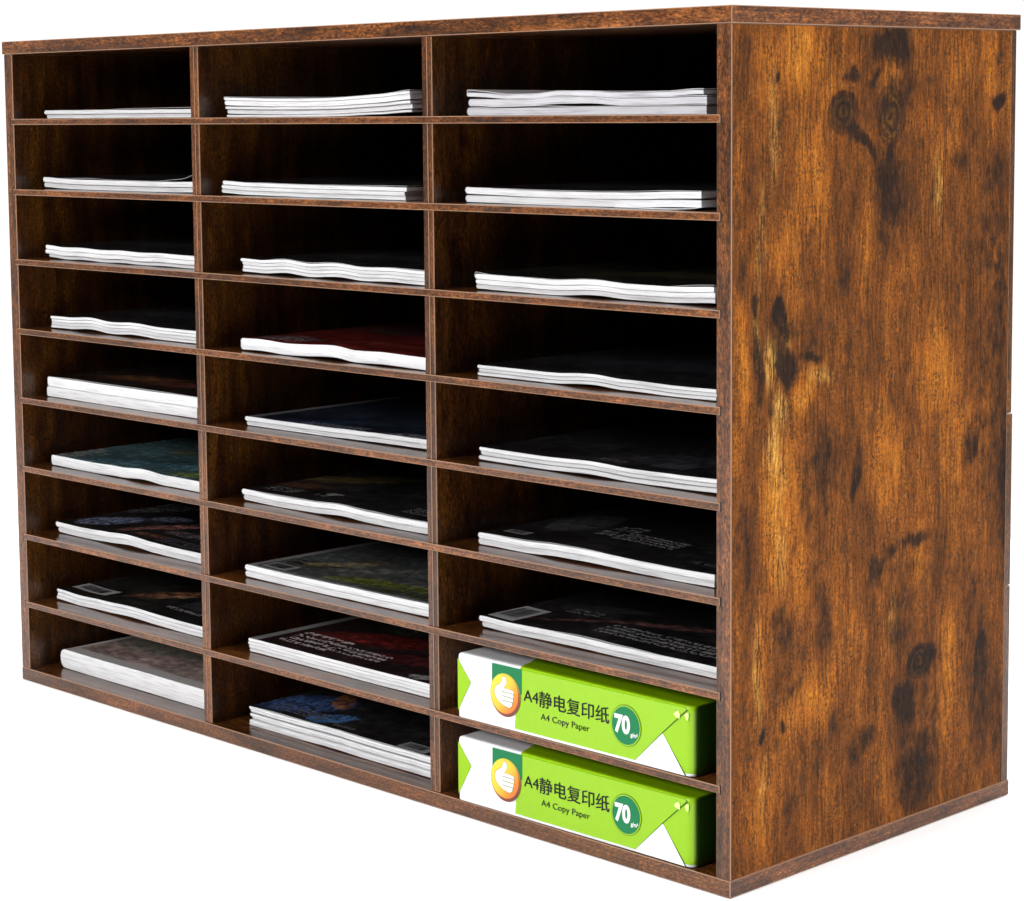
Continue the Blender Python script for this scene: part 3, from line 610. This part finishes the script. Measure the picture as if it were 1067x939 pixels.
def text(name, body, x0, x1, z0, z1, y, mat, parent, bold=0.0, dbl=0):
    """lettering turned into a mesh and fitted to the box x0..x1, z0..z1 (mm) on the ream's front"""
    c = bpy.data.curves.new(name, 'FONT'); c.body = body; c.offset = bold; c.resolution_u = 4
    o = bpy.data.objects.new(name, c); COL.objects.link(o)
    dg = bpy.context.evaluated_depsgraph_get(); dg.update()
    me = bpy.data.meshes.new_from_object(o.evaluated_get(dg)); bpy.data.objects.remove(o)
    X = [v.co.x for v in me.vertices]; Y = [v.co.y for v in me.vertices]
    ax, bx, ay, by = min(X), max(X), min(Y), max(Y)
    for v in me.vertices:
        v.co = Vector(((x0 + (v.co.x-ax)/(bx-ax)*(x1-x0))*.001, -y*.001, (z0 + (v.co.y-ay)/(by-ay)*(z1-z0))*.001))
    if dbl:                                      # a second strike thickens the strokes
        bm = bmesh.new(); bm.from_mesh(me); q = bmesh.ops.duplicate(bm, geom=bm.verts[:]+bm.edges[:]+bm.faces[:])
        for e in q['geom']:
            if isinstance(e, bmesh.types.BMVert): e.co += Vector((dbl*.001, -.00003, dbl*.0006))
        bm.to_mesh(me); bm.free()
    me.materials.clear(); me.materials.append(M[mat])
    return link(bpy.data.objects.new(name, me), parent)

def ream(loc, label, rz):
    root = empty('paper_ream', loc, rz); tag(root, label, 'paper ream', 'paper reams in the two lowest slots')
    # wrapped block: rounded upright corners, soft top edge, slight creases
    w, h, d, rc = .2056, .0437, .286, .0065
    prof = []
    def arc(cx, cy, a0, a1, n=6):
        for i in range(n+1):
            a = math.radians(a0+(a1-a0)*i/n); prof.append((cx+rc*math.cos(a), cy+rc*math.sin(a)))
    r0 = rc
    rc = .0018; arc(rc, rc, 180, 270, 3)
    for i in range(1, 24): prof.append((rc + (w-rc-r0)*i/24, 0))
    rc = r0; arc(w-rc, rc, 270, 360)
    rc = .003; arc(w-rc, d-rc, 0, 90, 3); arc(rc, d-rc, 90, 180, 3)
    zs = [(0, .0006), (.0006, 0), (.006, 0), (.016, 0), (.028, 0), (.037, 0), (.0412, 0), (.0428, .0003), (.0434, .0009), (h, .0018)]
    rd = random.Random(3); V, F = [], []; n = len(prof)
    for j, (z, ins) in enumerate(zs):
        for (x, y) in prof:
            cx, cy = w/2, d/2
            k = 1-ins/(w/2); ky = 1-ins/(d/2)
            bul = .0003*math.sin(z/h*math.pi)*math.sin(x*60)
            V.append((cx+(x-cx)*k, cy+(y-cy)*ky+bul, z))
    for j in range(len(zs)-1):
        for i in range(n): F.append((j*n+i, j*n+(i+1) % n, (j+1)*n+(i+1) % n, (j+1)*n+i))
    F.append(tuple(range(n-1, -1, -1))); F.append(tuple((len(zs)-1)*n+i for i in range(n)))
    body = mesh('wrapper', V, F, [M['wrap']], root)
    for p in body.data.polygons: p.use_smooth = len(p.vertices) == 4
    # folded end: green front flap over a white fold and the green side flap
    prism('side_fold', [(0.4, 40.0), (12.7, 25.4), (0.4, 4.5)], .35, .2, 'lime_dark', root)
    prism('white_fold', [(157.5, 1.0), (180.5, 24.2), (199.2, .5)], .35, .2, 'fold', root)
    prism('crease', [(180.3, 24.6), (181.2, 23.6), (199.9, .5), (199.0, .4)], .40, .2, 'crease', root)  # dark strip paints the shade along the crease
    fl = prism('front_flap', [(53.7, 2.1), (158.5, 2.1), (180.5, 23.6), (200.3, 41.6), (199.3, 42.5), (120, 42.3), (58.6, 42.2)], .55, .3, 'lime', root)
    prism('flap_edge_shade', [(158.3, 1.7), (180.9, 23.2), (201.2, 41.4), (200.3, 41.9), (180.2, 23.8), (158.0, 2.2)], .50, .2, 'crease', root)  # shade beside the flap's edge, painted as a dark strip
    prism('painted_glint', smooth([(190.5, 37.2), (194.6, 40.2), (195.2, 35.2)], 2), 1.0, .1, 'glint', fl)
    prism('painted_glint', smooth([(198.8, 38.0), (202.0, 40.2), (201.4, 34.8)], 2), .6, .2, 'glint', root)
    # thumbs-up emblem
    em = prism('emblem_ground', [(33.2, 24), (60.6, 26), (60.8, 42.6), (33.4, 42.5)], .75, .1, 'dgreen', root)
    rim = prism('emblem', oval(45.7, 22.9, 13.9, 14.4), .95, .1, 'rim', root)
    prism('emblem_disc', oval(45.2, 23.5, 12.6, 12.9), 1.12, .1, 'gold', rim)
    hand = [(.02, .90), (.13, .78), (.13, .56), (-.03, .33), (.30, .31), (.58, .27), (.66, .19), (.60, .09), (.64, 0), (.60, -.13), (.60, -.22), (.54, -.34), (.50, -.48), (.34, -.58),
            (.12, -.55), (-.12, -.50), (-.42, -.34), (-.64, -.10), (-.68, .14), (-.55, .36), (-.30, .50), (-.16, .68), (-.08, .86)]
    hs = smooth([(45.3+u*13.2, 23.2+v*13.6) for u, v in hand], 4)
    cx = sum(a for a, b in hs)/len(hs); cz = sum(b for a, b in hs)/len(hs)
    prism('hand_outline', [(cx+(a-cx)*1.05, cz+(b-cz)*1.04) for a, b in hs], 1.25, .1, 'yellow', rim)
    prism('hand_emblem', hs, 1.38, .1, 'wht', rim)
    for v0, v1 in ((.13, .12), (-.08, -.10), (-.30, -.31)):
        prism('finger_line', [(45.3-.16*13.2, 23.2+v0*13.6), (45.3+.6*13.2, 23.2+v1*13.6), (45.3+.6*13.2, 23.2+v1*13.6+.4), (45.3-.16*13.2, 23.2+v0*13.6+.42)], 1.5, .1, 'yellow', rim)
    # lettering
    text('brand_lettering', 'A4', 62.2, 75.4, 22.3, 29.6, .72, 'blk', root, dbl=.35)
    text('title_lettering', '静电复印纸', 76.0, 137.0, 20.6, 31.2, .75, 'blk', root, dbl=.38)
    text('english_lettering', 'A4 Copy Paper', 77.6, 120.4, 11.2, 16.6, .70, 'blk', root, dbl=.2)
    # weight badge
    b0 = prism('weight_badge', oval(151.5, 22.6, 12.6, 13.1), .85, .1, 'crease', root)
    prism('badge_ring', oval(151.5, 22.6, 12.25, 12.75), .98, .1, 'lime', b0)
    prism('badge_disc', oval(151.5, 22.6, 11.5, 12.0), 1.11, .1, 'dgreen', b0)
    text('badge_number', '70', 142.2, 155.2, 17.0, 29.2, 1.25, 'wht', b0, .045)
    text('badge_unit', 'g/m²', 155.6, 161.6, 15.6, 19.2, 1.25, 'wht', b0, .03)
    return root
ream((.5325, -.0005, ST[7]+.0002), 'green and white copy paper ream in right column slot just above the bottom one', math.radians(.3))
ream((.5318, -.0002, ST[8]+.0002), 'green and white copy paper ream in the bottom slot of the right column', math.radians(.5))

# ------------------------------------------------------------------ surface, light, camera
g = G('white_studio_surface')
n = g.noise(g.coord(), 3, 3)
fl = mesh('studio_floor', [(-1.3, -2.2, -.0003), (2.4, -2.2, -.0003), (2.4, 1.1, -.0003), (-1.3, 1.1, -.0003)], [(0, 1, 2, 3)],
          [g.done(g.ramp(n, [(.3, (.93, .93, .93)), (.7, (.95, .95, .95))]), .8, .2)])
tag(fl, kind='structure')
wd = bpy.data.worlds.new('World'); SC.world = wd; wd.use_nodes = True
wd.node_tree.nodes['Background'].inputs[0].default_value = (1, 1, 1, 1)
# world shaped for light: white backdrop, added bright top, front dimmed to darken slots
wt = wd.node_tree; wn = wt.nodes
tc = wn.new('ShaderNodeTexCoord'); dt = wn.new('ShaderNodeVectorMath'); dt.operation = 'DOT_PRODUCT'
dt.inputs[1].default_value = (-.72, .69, 0); wt.links.new(tc.outputs['Generated'], dt.inputs[0])
def wr(src, a, b):
    n = wn.new('ShaderNodeMapRange'); n.interpolation_type = 'SMOOTHSTEP'; wt.links.new(src, n.inputs[0])
    n.inputs[1].default_value = a; n.inputs[2].default_value = b; return n.outputs[0]
sx = wn.new('ShaderNodeSeparateXYZ'); wt.links.new(tc.outputs['Generated'], sx.inputs[0])
mx = wn.new('ShaderNodeMath'); mx.operation = 'MAXIMUM'
wt.links.new(wr(dt.outputs['Value'], .05, .5), mx.inputs[0]); wt.links.new(wr(sx.outputs[2], .75, 1.0), mx.inputs[1])
ml = wn.new('ShaderNodeMapRange'); wt.links.new(mx.outputs[0], ml.inputs[0])
ml.inputs[3].default_value = WFRONT; ml.inputs[4].default_value = WORLD
wt.links.new(ml.outputs[0], wn['Background'].inputs[1])
def area(name, loc, target, size, power, col=(1, 1, 1)):
    l = bpy.data.lights.new(name, 'AREA'); l.shape = 'SQUARE'; l.size = size; l.energy = power; l.color = col
    o = bpy.data.objects.new(name, l); o.location = loc
    o.rotation_euler = (Vector(target)-Vector(loc)).to_track_quat('-Z', 'Y').to_euler()
    return link(o)
for a in LAMPS: area(*a)

cam = bpy.data.cameras.new('Camera'); co = link(bpy.data.objects.new('Camera', cam))
co.location = (1.62962, -1.036494, .473297)
co.rotation_mode = 'XYZ'; co.rotation_euler = (1.4677825, .0108001, .8128856)
cam.sensor_fit = 'HORIZONTAL'; cam.sensor_width = 36
cam.lens = 2403.893/1067*36
cam.shift_x = 60.1934/1067; cam.shift_y = -109.7087/1067
cam.clip_start = .05; cam.clip_end = 200
SC.camera = co
SC.render.engine = 'CYCLES'
SC.cycles.max_bounces = 8
SC.view_settings.view_transform = 'Standard'; SC.view_settings.look = 'None'
SC.view_settings.exposure = 0; SC.view_settings.gamma = 1
